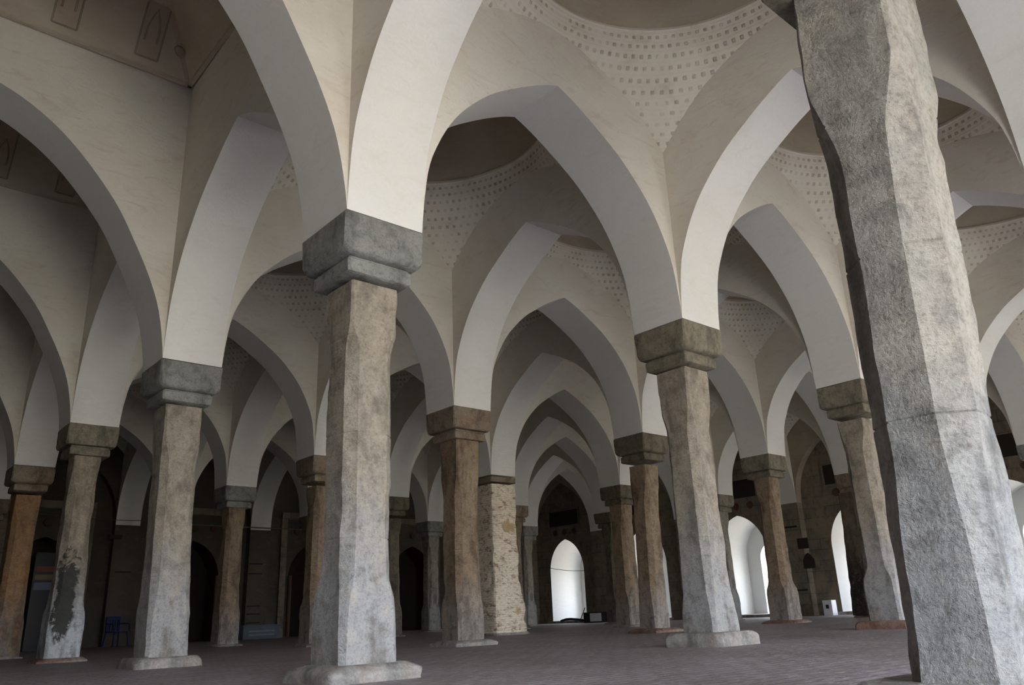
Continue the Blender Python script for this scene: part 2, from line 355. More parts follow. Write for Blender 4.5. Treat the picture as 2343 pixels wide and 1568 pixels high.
COLS = {
 (-1,0): ('big grey octagonal pillar crossing the right foreground from floor to top edge', dict(mat='grey', cap='capmoss', base=(-.028, .078), joints=(1.83, 2.52, 1.1), seed=11, fine=True, tabs=[(0,.38,.05),(.6,.385,.07),(1.0,.412,.11),(1.6,.42,.115),(2.0,.43,.115),(2.40,.436,.10),(2.72,.44,.02),(3.4,.425,.015)])),
 (0,0): ('foreground pillar left of centre with speckled grey block capital and pale lower half', dict(mat='beige', cap='capgrey', joints=(1.05, 1.9, 2.74), seed=1, fine=True, pl=.40, plz=.10, tabs=[(0,.50,.04),(.2,.505,.045),(.42,.507,.05),(.60,.50,.06),(.74,.463,.085),(1,.448,.09),(2.64,.452,.085),(2.80,.456,.03),(3.4,.455,.008)])),
 (1,0): ('grey pillar on a whitish plinth, left of the foreground pillar', dict(mat='beige', cap='capgrey', base=(.067, -.02), seed=2, joints=(1.05, 2.3), fine=True, pl=.40, tabs=[(0,.50,.035),(.62,.513,.05),(.92,.482,.08),(1.4,.466,.085),(2.5,.452,.08),(2.75,.478,.03),(3.4,.462,.01)])),
 (2,0): ('pillar with a black smoke stain down its lower half', dict(mat='smoked', cap='capmoss', bot=.53, mid=.45, top=.43, seed=3, pl=.36, plz=.05, plm='redplinth')),
 (3,0): ('orange limewashed pillar at the far left edge', dict(mat='orange', cap='capbrown', bot=.53, mid=.48, top=.48, seed=4, pl=.34, plz=.04)),
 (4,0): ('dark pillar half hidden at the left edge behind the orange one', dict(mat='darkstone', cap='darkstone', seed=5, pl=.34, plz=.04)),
 (0,1): ('tall pale grey pillar right of centre on a thick square plinth', dict(mat='beige', cap='capmoss', seed=6, joints=(1.2, 2.2), fine=True, plz=.15, pl=.385, tabs=[(0,.485,.04),(.3,.485,.04),(.62,.46,.07),(1.1,.452,.08),(2.5,.434,.075),(2.75,.462,.03),(3.4,.468,.01)])),
 (1,1): ('brown and grey pillar right behind the foreground pillar, left of the brick-faced one', dict(mat='brown', cap='capbrown', seed=7, plz=.07, pl=.40, tabs=[(0,.51,.04),(.55,.52,.05),(.85,.495,.09),(2.3,.475,.09),(2.6,.478,.03),(3.4,.476,.01)])),
 (2,1): ('brown pillar mostly hidden behind the foreground pillar\'s left edge', dict(mat='brown', cap='capbrown', seed=8, plz=.05, pl=.34)),
 (3,1): ('dim brown pillar beside the low blue-grey box', dict(mat='brown', cap='capgrey', bot=.50, mid=.45, top=.44, seed=9, plz=.04, pl=.34)),
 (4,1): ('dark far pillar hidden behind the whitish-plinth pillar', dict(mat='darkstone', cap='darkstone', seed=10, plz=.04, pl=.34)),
 (0,2): ('brown-topped grey pillar just left of the big right pillar', dict(mat='beige', cap='capmoss', bot=.52, mid=.45, top=.44, seed=12, plz=.12, pl=.42, plm='redplinth')),
 (1,2): ('slim brown black-capped pillar just left of the tall pale pillar', dict(mat='brown', cap='darkstone', base=(-.04, .05), seed=13, plz=.06, pl=.40, plm='redplinth', tabs=[(0,.45,.03),(.4,.45,.05),(.8,.45,.09),(2.5,.435,.08),(2.8,.43,.03),(3.4,.43,.01)])),
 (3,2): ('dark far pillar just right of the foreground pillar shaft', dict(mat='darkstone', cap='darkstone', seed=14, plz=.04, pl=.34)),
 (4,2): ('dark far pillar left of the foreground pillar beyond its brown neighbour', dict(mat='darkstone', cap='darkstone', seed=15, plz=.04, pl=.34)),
 (0,3): ('pillar hidden behind the big right foreground pillar', dict(mat='grey', cap='capgrey', seed=16)),
 (1,3): ('olive brown pillar between the two bright side doorways', dict(mat='brown', cap='capmoss', bot=.54, mid=.45, top=.42, seed=17, plz=.05, pl=.42, plm='redplinth')),
 (2,3): ('dark pillar with ochre right edge behind the slim black-capped pillar', dict(mat='brown', cap='darkstone', bot=.55, mid=.52, seed=18, plz=.04, pl=.36)),
 (3,3): ('narrow reddish pillar just behind the brick-faced pillar', dict(mat='brown', cap='capbrown', seed=19, plz=.04, pl=.34)),
 (4,3): ('dim far pillar seen between the foreground pillar and its brown and grey neighbour', dict(mat='grey', cap='capgrey', seed=20, plz=.04, pl=.34)),
 (0,4): ('far pillar hidden beyond the right foreground pillar', dict(mat='grey', cap='capgrey', seed=21)),
 (1,4): ('dark pillar beside the right-hand bright doorway', dict(mat='blackened', cap='capbrown', seed=22, plz=.05, pl=.50, plm='redplinth', tabs=[(0,1.06,.12),(.8,1.0,.12),(1.6,.92,.10),(2.4,.84,.08),(3.4,.78,.04)])),
 (2,4): ('slender far pillar touching the left side of the wide bright doorway', dict(mat='grey', cap='capmoss', seed=23, plz=.04, pl=.34)),
 (3,4): ('dark far pillar right of the central white doorway', dict(mat='darkstone', cap='darkstone', seed=24, plz=.04, pl=.34)),
 (4,4): ('slender pale far pillar left of the central white doorway', dict(mat='grey', cap='capgrey', seed=25, plz=.04, pl=.34)),
}
for u in range(-1, 5): COLS[(u, -1)] = ('left nave pillar outside the left edge, %s from the entrance' % ('first', 'second', 'third', 'fourth', 'fifth', 'sixth')[u+1], dict(mat='grey', cap='capgrey', seed=30+u))
for v in (1, 2, 3, 4): COLS[(-1, v)] = ('entrance-row pillar outside the right edge, %s of its row' % ('first', 'second', 'third', 'fourth')[v-1], dict(mat='grey', cap='capgrey', seed=40+v))
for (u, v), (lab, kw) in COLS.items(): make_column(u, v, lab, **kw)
# brick-faced pier
p = cpos(2, 2); root = empty('brick_pillar', (p.x, p.y, 0), 'thicker pillar faced with flaking whitewashed brick', 'pillar')
bm = bmesh.new(); loft(bm, [(0, .98, .03), (.65, .96, .03), (.95, .84, .03), (2.0, .76, .02), (2.6, .77, .02), (p.z-.20, .80, .02)], frange(.03, p.z-.17, .05), 50, .022, chips=.16, K=8)
link('brick_facing', bm, 'brick', root, smooth=30)
bm = bmesh.new(); loft(bm, [(p.z-.17, .80, .02), (p.z, .80, .01)], frange(p.z-.17, p.z, .04), 51, .006); link('capital', bm, 'capbrown', root, smooth=40)
bm = bmesh.new(); loft(bm, [(-.02, 1.12, .04), (.05, 1.08, .05)], frange(-.02, .05, .02), 52, .03); link('plinth', bm, 'plinth', root, smooth=40)

# ------------------------------------------------------------------ arches
AP = [(0, 0), (.035, .65), (.10, 1.03), (.205, 1.40), (.335, 1.70), (.495, 1.98), (.735, 2.28), (.90, 2.45), (1, 2.53)]
NP = [(0, 0), (.045, .62), (.115, 1.08), (.215, 1.55), (.325, 2.0), (.50, 2.50), (.66, 2.84), (.83, 3.08), (1, 3.22)]
def smooth_prof(tab, n):
    # Catmull-Rom through the table, sampled evenly by chord length
    P = [Vector((a, b)) for a, b in tab]; out = []
    for i in range(len(P)-1):
        p0 = P[i-1] if i else P[0]*2-P[1]*1; p1, p2 = P[i], P[i+1]; p3 = P[i+2] if i+2 < len(P) else P[-1]*2-P[-2]
        if i == 0: p0 = Vector((0, -.6))
        for k in range(n):
            t = k/n
            out.append(.5*((2*p1)+(p2-p0)*t+(2*p0-5*p1+4*p2-p3)*t*t+(-p0+3*p1-3*p2+p3)*t**3))
    return [(max(0, q.x), q.y) for q in out]+[(1, tab[-1][1])]
AS, NS = smooth_prof(AP, 4), smooth_prof(NP, 4)
def arch_mesh(N0, N1, F0, F1, C0, C1, prof_, zt, flatwall=False, mats=(0, 1, 1)):
    """slab between two piers: N near-side, F far-side springing corners, C pier centres"""
    bm = bmesh.new()
    ts = [(s*.5, r) for s, r in prof_] + [(1-s*.5, r) for s, r in prof_[-2::-1]]
    def line(A, B): return [Vector((lerp(A.x, B.x, t), lerp(A.y, B.y, t), lerp(A.z, B.z, t)+r)) for t, r in ts]
    n, f = [bm.verts.new(q) for q in line(N0, N1)], [bm.verts.new(q) for q in line(F0, F1)]
    nt_, ft = [bm.verts.new((q.co.x, q.co.y, zt)) for q in n], [bm.verts.new((q.co.x, q.co.y, zt)) for q in f]
    for i in range(len(n)-1):
        bm.faces.new((n[i], n[i+1], f[i+1], f[i])).material_index = 0
        a = bm.faces.new((n[i], nt_[i], nt_[i+1], n[i+1])); a.material_index = 1
        b = bm.faces.new((f[i], f[i+1], ft[i+1], ft[i])); b.material_index = 1
        bm.faces.new((nt_[i], ft[i], ft[i+1], nt_[i+1])).material_index = 1
    for (a, b, at, bt, C) in ((n[0], f[0], nt_[0], ft[0], C0), (n[-1], f[-1], nt_[-1], ft[-1], C1)):
        c = bm.verts.new((C.x, C.y, a.co.z)); ct = bm.verts.new((C.x, C.y, zt))
        for q in ((a, b, c), (at, bt, ct), (a, c, ct, at), (b, c, ct, bt)): bm.faces.new(q).material_index = 1
    bmesh.ops.recalc_face_normals(bm, faces=bm.faces)
    return bm
NICK = {(-1,0): 'the big right foreground pillar', (0,0): 'the foreground pillar', (1,0): 'the whitish-plinth pillar', (2,0): 'the smoke-stained pillar', (3,0): 'the orange pillar',
 (4,0): 'the left-edge dark pillar', (0,1): 'the tall pale pillar', (1,1): 'the brown and grey pillar', (2,1): 'the half-hidden brown pillar', (3,1): 'the dim box-side pillar',
 (4,1): 'the far hidden left pillar', (0,2): 'the brown-topped pillar', (1,2): 'the black-capped pillar', (2,2): 'the brick-faced pillar', (3,2): 'the far dark pillar', (4,2): 'the farthest left-centre pillar',
 (0,3): 'the hidden right pillar', (1,3): 'the olive pillar', (2,3): 'the ochre-edged pillar', (3,3): 'the narrow reddish pillar', (4,3): 'the dim far pillar', (0,4): 'the hidden far right pillar',
 (1,4): 'the dark doorway-side pillar', (2,4): 'the slender doorway pillar', (3,4): 'the dark white-doorway pillar', (4,4): 'the pale white-doorway pillar'}
ORD = ['first', 'second', 'third', 'fourth', 'fifth', 'sixth', 'seventh', 'eighth']
def nick(u, v):
    if (u, v) in NICK: return NICK[(u, v)]
    if u == 5: return 'the %s back-wall pier' % ORD[v+1]
    if v == 5: return 'the %s doorway-wall pier' % ORD[4-u+1]
    if u == -2: return 'the %s entrance-wall pier' % ORD[v+1]
    if v == -1: return 'the %s left nave pillar' % ORD[u+1]
    return 'the %s entrance-row pillar' % ORD[v]
def zoff(u, v): return Vector((0, 0, 0))
OVR = {((0,0),(0,1)): 'large shaded arch across the centre, from the foreground pillar to the tall pale pillar',
 ((0,-1),(0,0)): 'wide shaded arch curving up left from the foreground pillar to the top edge',
 ((-1,0),(0,0)): 'brightest white arch, rising right from the foreground pillar to the top edge',
 ((-1,1),(0,1)): 'bright white arch rising right from the tall pale pillar behind the big right pillar',
 ((0,0),(1,0)): 'light arch rising right from the whitish-plinth pillar toward the foreground pillar',
 ((1,-1),(1,0)): 'wide nave arch curving from the left edge down to the whitish-plinth pillar',
 ((2,-1),(2,0)): 'nave arch curving from the left edge down to the smoke-stained pillar',
 ((-1,0),(-1,1)): 'pale arch crossing the top right corner beyond the big right pillar'}
def add_arch(a, b, prof_, alongu, mats=('arch', 'wall')):
    (u0, v0), (u1, v1) = a, b
    if alongu: N0, N1 = corner(u0, v0, 1, -1), corner(u1, v1, -1, -1); F0, F1 = corner(u0, v0, 1, 1), corner(u1, v1, -1, 1)
    else: N0, N1 = corner(u0, v0, -1, 1), corner(u1, v1, -1, -1); F0, F1 = corner(u0, v0, 1, 1), corner(u1, v1, 1, -1)
    C0, C1 = cpos(u0, v0), cpos(u1, v1)
    bm = arch_mesh(N0, N1, F0, F1, C0, C1, prof_, ZT)
    org = (C0+C1)/2; org.z = HC
    bmesh.ops.translate(bm, verts=bm.verts, vec=-org)
    o_ = link('pointed_arch', bm, mats, loc=org, smooth=28)
    s = nick(u0, v0).replace('the ', '', 1); t = nick(u1, v1).replace('the ', '', 1)
    lab = 'wide nave arch' if prof_ is NS else ('dim wall arch' if (v0 == v1 == 5 or u0 == u1 == 5) else 'pale pointed arch')
    L = OVR.get((a, b), f'{lab} from the {s} to the {t}')
    ws = L.split()
    tag(o_, ' '.join(ws[:16]), 'arch')
    return o_
for v in range(-1, 6):
    for u in range(-2, 5):
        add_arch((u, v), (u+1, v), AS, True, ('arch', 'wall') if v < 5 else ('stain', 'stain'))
for u in range(-2, 6):
    for v in range(-1, 5):
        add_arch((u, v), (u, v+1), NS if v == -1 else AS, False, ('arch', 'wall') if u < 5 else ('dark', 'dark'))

# ------------------------------------------------------------------ domes on pendentives
RHO = [(math.sqrt(2)*1.01, 6.15), (1.36, 6.35), (1.31, 6.50), (1.187, 6.80), (1.06, 7.04), (1.0, 7.16), (.965, 7.30), (.945, 7.40)]
def rho(z):
    for (a, za), (b, zb_) in zip(RHO, RHO[1:]):
        if z <= zb_: return lerp(a, b, (z-za)/(zb_-za))
    return RHO[-1][0]
def make_dome(u, v):
    P = [corner(u, v, 1, 1), corner(u, v+1, 1, -1), corner(u+1, v+1, -1, -1), corner(u+1, v, -1, 1)]
    C = sum(P, Vector())/4; C.z = 0
    def mp(x, y, z):                     # canonical square [-1,1]^2 to the bay
        a, b = (x+1)/2, (y+1)/2
        q = P[0]*(1-a)*(1-b)+P[1]*a*(1-b)+P[2]*a*b+P[3]*(1-a)*b
        return Vector((q.x-C.x, q.y-C.y, z))
    near = (u, v) in ((-1, 0), (0, 0), (0, 1), (-1, 1), (1, 1), (-2, 0), (1, 0), (0, 2))
    nr, na = (44, 40) if near else (16, 14)
    lab = f'brown dome on dotted corners over the bay between {nick(u, v)} and {nick(u+1, v+1)}'
    if len(lab.split()) > 16: lab = f'brown dome between {nick(u, v)} and {nick(u+1, v+1)}'
    root = empty('dome', (C.x, C.y, 7.4), ' '.join(lab.split()[:16]), 'dome')
    bm = bmesh.new(); uvl = bm.loops.layers.uv.new('UVMap')
    for k in range(4):
        a0 = k*math.pi/2; grid = []
        for i in range(nr+1):
            z = lerp(6.15, 7.40, i/nr); r = rho(z); step = .006*(1-((i*12/nr) % 1)) if near else 0
            half = math.acos(min(1, 1/r)) if r > 1 else 0
            lo, hi = half, math.pi/2-half
            if hi < lo: lo = hi = math.pi/4
            row = []
            for j in range(na+1):
                t = lerp(lo, hi, j/na)+a0; rr = (r-step)*1.004
                row.append((bm.verts.new(mp(rr*math.cos(t), rr*math.sin(t), z-7.4)), (t/(2*math.pi), i/nr)))
            grid.append(row)
        for i in range(nr):
            for j in range(na):
                q = (grid[i][j], grid[i][j+1], grid[i+1][j+1], grid[i+1][j])
                f = bm.faces.new([x[0] for x in q])
                for lp, x in zip(f.loops, q): lp[uvl].uv = x[1]
    link('pendentives', bm, 'pend', root, smooth=60)
    # cornice ring + dome shell
    for nm, tab, mt, ns in (('cornice_ring', [(.99, 7.385), (.935, 7.39), (.925, 7.41), (.93, 7.45), (.955, 7.465), (.955, 7.49), (.99, 7.50)], 'pend', 40),
                        ('dome_shell', [(.97, 7.47)]+[(.965*math.cos(a), 7.5+1.02*SV/2*math.sin(a)*.86) for a in [i*math.pi/2/14 for i in range(14)]]+[(.012, 7.5+1.02*SV/2*.86)], 'domebrown', 60)):
        bm = bmesh.new(); rings = [[bm.verts.new(mp(r*math.cos(k*2*math.pi/64), r*math.sin(k*2*math.pi/64), z-7.4)) for k in range(64)] for r, z in tab]
        for a, b in zip(rings, rings[1:]):
            for k in range(64): bm.faces.new((a[k], a[(k+1) % 64], b[(k+1) % 64], b[k]))
        if nm == 'dome_shell': bm.faces.new(rings[-1])
        link(nm, bm, mt, root, smooth=ns)
for u in range(-2, 5):
    for v in range(0, 5): make_dome(u, v)

# ------------------------------------------------------------------ four-sided nave vaults
def make_vault(u):
    P = [corner(u, -1, 1, 1), corner(u, 0, 1, -1), corner(u+1, 0, -1, -1), corner(u+1, -1, -1, 1)]
    C = sum(P, Vector())/4; hx, hy = (P[1].x-P[0].x)/2, (P[3].y-P[0].y)/2
    root = empty('nave_vault', (C.x, C.y, 7.9), f'brown hipped vault over the nave, {ORD[u+2]} bay from the entrance', 'vault')
    def zf(s): return 1.9*(1-(1-min(1, s/hy))**1.8)    # rise at distance s from the cornice
    N = 10; bm = bmesh.new()
    levels = [i/N for i in range(N+1)]
    rings = []
    for t in levels:
        s = t*hy
        rings.append([bm.verts.new((sx*(hx-s), sy*(hy-s), zf(s))) for sx, sy in ((-1, -1), (1, -1), (1, 1), (-1, 1))])
    for a, b in zip(rings, rings[1:]):
        for k in range(4): bm.faces.new((a[k], a[(k+1) % 4], b[(k+1) % 4], b[k]))
    bmesh.ops.remove_doubles(bm, verts=bm.verts, dist=.001)
    link('vault_shell', bm, 'domebrown', root, smooth=20)
    bm = bmesh.new()
    for a, b in (((-hx, -hy), (hx, -hy)), ((hx, -hy), (hx, hy)), ((hx, hy), (-hx, hy)), ((-hx, hy), (-hx, -hy))):
        x0, x1 = sorted((a[0], b[0])); y0, y1 = sorted((a[1], b[1]))
        box(bm, x0-.03, x1+.03, y0-.03, y1+.03, .0, .045)
    link('cornice_moulding', bm, 'domebrown', root)
    # ribs: hips and uprights, raised strips with a small pointed or oval boss at the foot
    def strip(pts, wdt, side):
        bm = bmesh.new()
        L = [[bm.verts.new(Vector(p)+Vector(side)*e_*wdt/2+Vector((0, 0, -dz))) for e_, dz in ((-1, -.03), (-1, .03), (1, .03), (1, -.03))] for p in pts]
        for a, b in zip(L, L[1:]):
            for k in range(4): bm.faces.new((a[k], a[(k+1) % 4], b[(k+1) % 4], b[k]))
        bm.faces.new(L[0]); bm.faces.new(L[-1][::-1])
        return bm
    for sx in (-1, 1):
        for sy in (-1, 1):
            pts = [(sx*(hx-s), sy*(hy-s), zf(s)-.01) for s in [hy*(.03+.95*i/12) for i in range(13)]]
            rb = link('hip_rib', strip(pts, .26, (sx*.707, -sy*.707, 0)), 'vaultrib', root)
            bm = bmesh.new(); bmesh.ops.create_uvsphere(bm, u_segments=16, v_segments=8, radius=.11)
            s = .22; bmesh.ops.transform(bm, matrix=Matrix.Translation((sx*(hx-s), sy*(hy-s), zf(s)-.03)) @ Matrix.Rotation(math.atan2(sy, sx), 4, 'Z') @ Matrix.Diagonal((1.4, .7, .5, 1)), verts=bm.verts)
            link('boss', bm, 'stain', rb, smooth=60)
    for sy in (-1, 1):
        for x in (-1.35, -.3, .75, 1.8) if sy > 0 else (-1.8, -.75, .3, 1.35):
            x = x*hx/2.46
            ms = max(.3, min(hy*.9, hx-abs(x)-.15))
            rb = None
            for nm, dx_, w_ in (('upright_rib', 0, .30),):
                pts = [(x, sy*(hy-s), zf(s)-.005) for s in [.10+(ms-.1)*i/8 for i in range(9)]]
                rb = link(nm, strip(pts, w_, (1, 0, 0)), 'vaultrib', root)
            bm = bmesh.new()
            for i, (px, pz) in enumerate(((-.09, .16), (-.08, .30), (0, .42), (.08, .30), (.09, .16))): pass
            pts = [(x+px, sy*(hy-.10-pz), zf(.10+pz)-.05) for px, pz in ((-.08, .12), (-.08, .22), (-.05, .30), (0, .37), (.05, .30), (.08, .22), (.08, .12))]
            tube(bm, pts, .014); link('pointed_moulding', bm, 'stain', rb)
            bm = bmesh.new()
            for e_ in (-1, 1): tube(bm, [(x+e_*.15, sy*(hy-s), zf(s)-.045) for s in [.10+(ms-.1)*i/8 for i in range(9)]], .012)
            tube(bm, [(x-.15, sy*(hy-.10), zf(.10)-.045), (x+.15, sy*(hy-.10), zf(.10)-.045)], .012)
            link('edge_moulding', bm, 'stain', rb)
    return root
for u in range(-2, 5): make_vault(u)

# ------------------------------------------------------------------ walls with openings
def wall(name, axis, face, out, spans, z1, mats, length):
    """axis 'x': wall plane is x=face, openings spaced along y. out = signed thickness direction.
    spans: (centre, half width, springing, apex, depth, back material or None, outer half width, outer apex)"""
    bm = bmesh.new()
    def P(t, d, z): return (face+out*d, t, z) if axis == 'x' else (t, face+out*d, z)
    def rect(t0, t1, za, zb_, mi=0, d=0): quad(bm, P(t0, d, za), P(t1, d, za), P(t1, d, zb_), P(t0, d, zb_), mi=mi)
    def prof_open(c, hw_, sp_, ap):
        ps = [(c-hw_, 0)]
        for i in range(0, 13):
            a = i/12; x = (1-math.cos(a*math.pi/2*.86))/(1-math.cos(math.pi/2*.86))
            ps.append((c-hw_*(1-x), sp_+(ap-sp_)*math.sin(a*math.pi/2*.86)/math.sin(math.pi/2*.86)))
        return ps + [(2*c-q[0], q[1]) for q in ps[-2::-1]]
    L0, L1 = length; cur = L0
    for (c, hw_, sp_, ap, dep, back, ohw, oap) in sorted(spans):
        rect(cur, c-hw_, 0, z1)
        pr = prof_open(c, hw_, sp_, ap)
        for (a, za), (b, zb_) in zip(pr, pr[1:]):
            if abs(b-a) > 1e-6: quad(bm, P(a, 0, za), P(b, 0, zb_), P(b, 0, z1), P(a, 0, z1))
            quad(bm, P(a, 0, za), P(b, 0, zb_), P(b, dep, zb_), P(a, dep, za), mi=1)
        if ohw:
            po = prof_open(c, ohw, sp_-.1, oap)
            # step between the wide inner recess and the narrower outer opening
            for (a, za), (b, zb_), (a2, z2), (b2, z3) in zip(pr, pr[1:], po, po[1:]):
                quad(bm, P(a, dep, za), P(b, dep, zb_), P(b2, dep, z3), P(a2, dep, z2), mi=1)
            for (a, za), (b, zb_) in zip(po, po[1:]):
                quad(bm, P(a, dep, za), P(b, dep, zb_), P(b, dep+.6, zb_), P(a, dep+.6, za), mi=1)
        else:
            for (a, za), (b, zb_) in zip(pr, pr[1:]):
                if abs(b-a) > 1e-6: quad(bm, P(a, dep, 0), P(b, dep, 0), P(b, dep, zb_), P(a, dep, za), mi=2)
        cur = c+hw_
    rect(cur, L1, 0, z1)
    bmesh.ops.remove_doubles(bm, verts=bm.verts, dist=.0005)
    for f in [f for f in bm.faces if f.calc_area() < 1e-7]: bm.faces.remove(f)
    return struct(link(name, bm, mats))
XN = 5*SV-.06          # face of the doorway (right far) wall
YQ = 5*SU-.06          # face of the back (left far) wall
YE = -2*SU+.06         # entrance wall behind the camera
wall('wall_right', 'x', XN, 1, [((k+.5)*SU, 1.09, 2.25, 3.68, 2.0, None, .50, 2.75) for k in range(-2, 5)], 8.2, ['stonewall', 'reveal', 'black'], (YE-1, YQ+1))
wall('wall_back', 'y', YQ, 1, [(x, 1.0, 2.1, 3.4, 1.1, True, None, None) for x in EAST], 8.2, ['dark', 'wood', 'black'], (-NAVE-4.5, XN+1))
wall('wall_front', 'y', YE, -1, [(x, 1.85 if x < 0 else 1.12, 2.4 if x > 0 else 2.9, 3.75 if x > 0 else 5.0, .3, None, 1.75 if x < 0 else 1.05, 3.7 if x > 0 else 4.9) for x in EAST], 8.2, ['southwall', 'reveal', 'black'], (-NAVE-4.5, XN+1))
bm = bmesh.new(); box(bm, -NAVE-4.8, -NAVE-4.3, YE-1, YQ+1, 0, 8.2); struct(link('wall_left_stand_in', bm, 'southwall'))  # unseen wall added in place of the dim aisles left of the nave
bm = bmesh.new(); box(bm, -NAVE-4.8, XN+2.6, YE-3, YQ+2, -.3, 0); struct(link('floor', bm, 'floor'))
bm = bmesh.new()
box(bm, -NAVE-4.8, XN+3, YE-1.2, YQ+2, 10.6, 10.8)  # unseen slab added above the domes to keep sky light out
box(bm, -NAVE-4.8, -NAVE+.2, YE-1, YQ+1, 8.0, 8.2)
struct(link('ceiling_light_block', bm, 'southwall')); bm = bmesh.new()
box(bm, XN+.002+2.50, XN+3, YE-1, YQ+2, 4.2, 10.7); box(bm, -NAVE-4.8, XN+3, YQ+1.3, YQ+2, 0, 10.7)  # unseen outer walls raised to the slab, added against light leaks
box(bm, -NAVE-4.8, XN+3, YE-1.2, YE-.92, 5.5, 10.7); box(bm, -NAVE-4.9, -NAVE-4.7, YE-1.2, YQ+2, 0, 10.7)
# outer leaf of the doorway wall between and above the doors
for k in range(-2, 6): box(bm, XN+2.1, XN+2.4, (k-.5)*SU+.9, (k+.5)*SU-.9, -.1, 8.2)
struct(link('wall_outer_light_block', bm, 'southwall'))
# door sills: low pale steps
for k in range(-2, 5):
    bm = bmesh.new(); box(bm, XN-.25, XN+2.5, (k+.5)*SU-1.2, (k+.5)*SU+1.2, -.02, .1, bev=.015); o_ = struct(link('door_%d' % (k+3), bm, 'plinth'))

# wall piers that carry the wall arches
def pier(u, v):
    p = cpos(u, v); bm = bmesh.new()
    if v == 5: box(bm, p.x-HW, p.x+.2, p.y-HW, p.y+HW, 0, p.z)
    elif u == 5: box(bm, p.x-HW, p.x+HW, p.y-HW, p.y+.2, 0, p.z)
    else: box(bm, p.x-HW, p.x+HW, p.y-.2, p.y+HW, 0, p.z)
    bmesh.ops.translate(bm, verts=bm.verts, vec=(-p.x, -p.y, 0))
    o_ = link('wall_pier', bm, 'stonewall' if v == 5 else ('dark' if u == 5 else 'southwall'), loc=(p.x, p.y, 0))
    side = 'doorway wall' if v == 5 else ('back wall' if u == 5 else 'entrance wall')
    n_ = ORD[5-u] if v == 5 else ORD[v+1]
    tag(o_, f'flat pier built against the {side}, {n_} from its {"far" if v == 5 else "left"} end', 'pier')
for u in range(-2, 6): pier(u, 5)
for v in range(-1, 5): pier(5, v); pier(-2, v)

# ------------------------------------------------------------------ wall details
XF = 5*SV-HW           # front of the piers of the doorway wall
DN = {4: 'central white doorway', 3: 'doorway hidden behind the slim pillars', 2: 'wide bright doorway', 1: 'right-hand bright doorway', 0: 'doorway behind the big right pillar'}
for k in range(0, 5):
    c = (k+.5)*SU
    bm = bmesh.new(); box(bm, XN-.03, XN+.02, c-.95, c+.95, 4.30, 5.0)
    fr = empty('terracotta_panel', (0, 0, 0), f'near-black rectangular panel high above the {DN[k]}', 'panel')
    link('panel_field', bm, 'black', fr)
    bm = bmesh.new()
    for y0, y1, z0, z1 in ((c-1.02, c+1.02, 4.24, 4.31), (c-1.02, c+1.02, 4.99, 5.05), (c-1.02, c-.95, 4.3, 5.0), (c+.95, c+1.02, 4.3, 5.0)): box(bm, XN-.05, XN+.02, y0, y1, z0, z1)
    link('frame', bm, 'stonewall', fr)
    for i, dy in enumerate((-.62, 0, .62)):
        bm = bmesh.new()
        tab = [(.001, .03), (.05, .035), (.07, .02), (.10, .02), (.125, .035), (.14, 0)]
        rings = [[bm.verts.new((-h_, r*math.cos(q*2*math.pi/20), r*math.sin(q*2*math.pi/20))) for q in range(20)] for r, h_ in tab]
        for a, b in zip(rings, rings[1:]):
            for q in range(20): bm.faces.new((a[q], a[(q+1) % 20], b[(q+1) % 20], b[q]))
        o_ = link('rosette', bm, 'terra', loc=(XN, c+dy, 4.02), smooth=40)
        tag(o_, f'round terracotta rosette, {("right", "middle", "left")[i]} of three above the {DN[k]}', 'rosette', 'rosettes over the doorways')
def niche(x, y, z, w_, h_, label, pointed):  # thin raised plate; the recess's shade is put into its near-black colour
    bm = bmesh.new(); n = 8 if pointed else 1
    if pointed: pts = [(-w_/2, 0), (w_/2, 0), (w_/2, h_*.55), (w_*.25, h_*.85), (0, h_), (-w_*.25, h_*.85), (-w_/2, h_*.55)]
    else: pts = [(-w_/2, 0), (w_/2, 0), (w_/2, h_), (-w_/2, h_)]
    a = [bm.verts.new((-.012, p_, q)) for p_, q in pts]; b = [bm.verts.new((.02, p_, q)) for p_, q in pts]
    bm.faces.new(a); bm.faces.new(b[::-1])
    for i in range(len(a)): bm.faces.new((a[i], b[i], b[(i+1) % len(a)], a[(i+1) % len(a)]))
    o_ = link('wall_niche', bm, 'black', loc=(x, y, z)); tag(o_, label, 'niche'); return o_
for yc, t in ((9.0, 'left of the right-hand bright doorway'), (13.72, 'left of the wide bright doorway')):
    niche(XF-.0, yc+.02, 2.22, .40, .36, f'small square dark recess on the wall {t}', False)
    niche(XF-.0, yc-.1, 1.55, .42, .52, f'small pointed lamp niche under the square recess {t}', True)
def slot(loc, size, label, mat='black'):
    bm = bmesh.new(); x, y, z = size; box(bm, -x/2, x/2, -y/2, y/2, -z/2, z/2)  # raised bar; the slot's shade is put into its near-black colour
    o_ = link('wall_slot', bm, mat, loc=loc); tag(o_, label, 'slot')
slot((XF-.005, 9.45, 3.0), (.03, .60, .06), 'thin dark horizontal slot, upper one of two left of the right-hand doorway')
slot((XF-.005, 9.4, .85), (.03, .60, .06), 'thin dark horizontal slot, lower one of two left of the right-hand doorway')
YF = 5*SU-HW
bx_ = cpos(5, 2).x
for i, z in enumerate((.55, .85, 1.12, 2.6, 2.25)):
    slot((bx_-.1, YF-.005, z), (.50, .03, .04), f'dark groove across the back wall pier above the blue-grey box, {ORD[i]} of five', 'black')
bx1 = cpos(5, 1).x
slot((bx1, YF-.005, 2.3), (.5, .03, .05), 'dark groove on the back wall pier above the blue chair')
slot((bx1-.35, YF-.005, 3.42), (.4, .03, .14), 'short black slot high on the back wall pier above the chair')
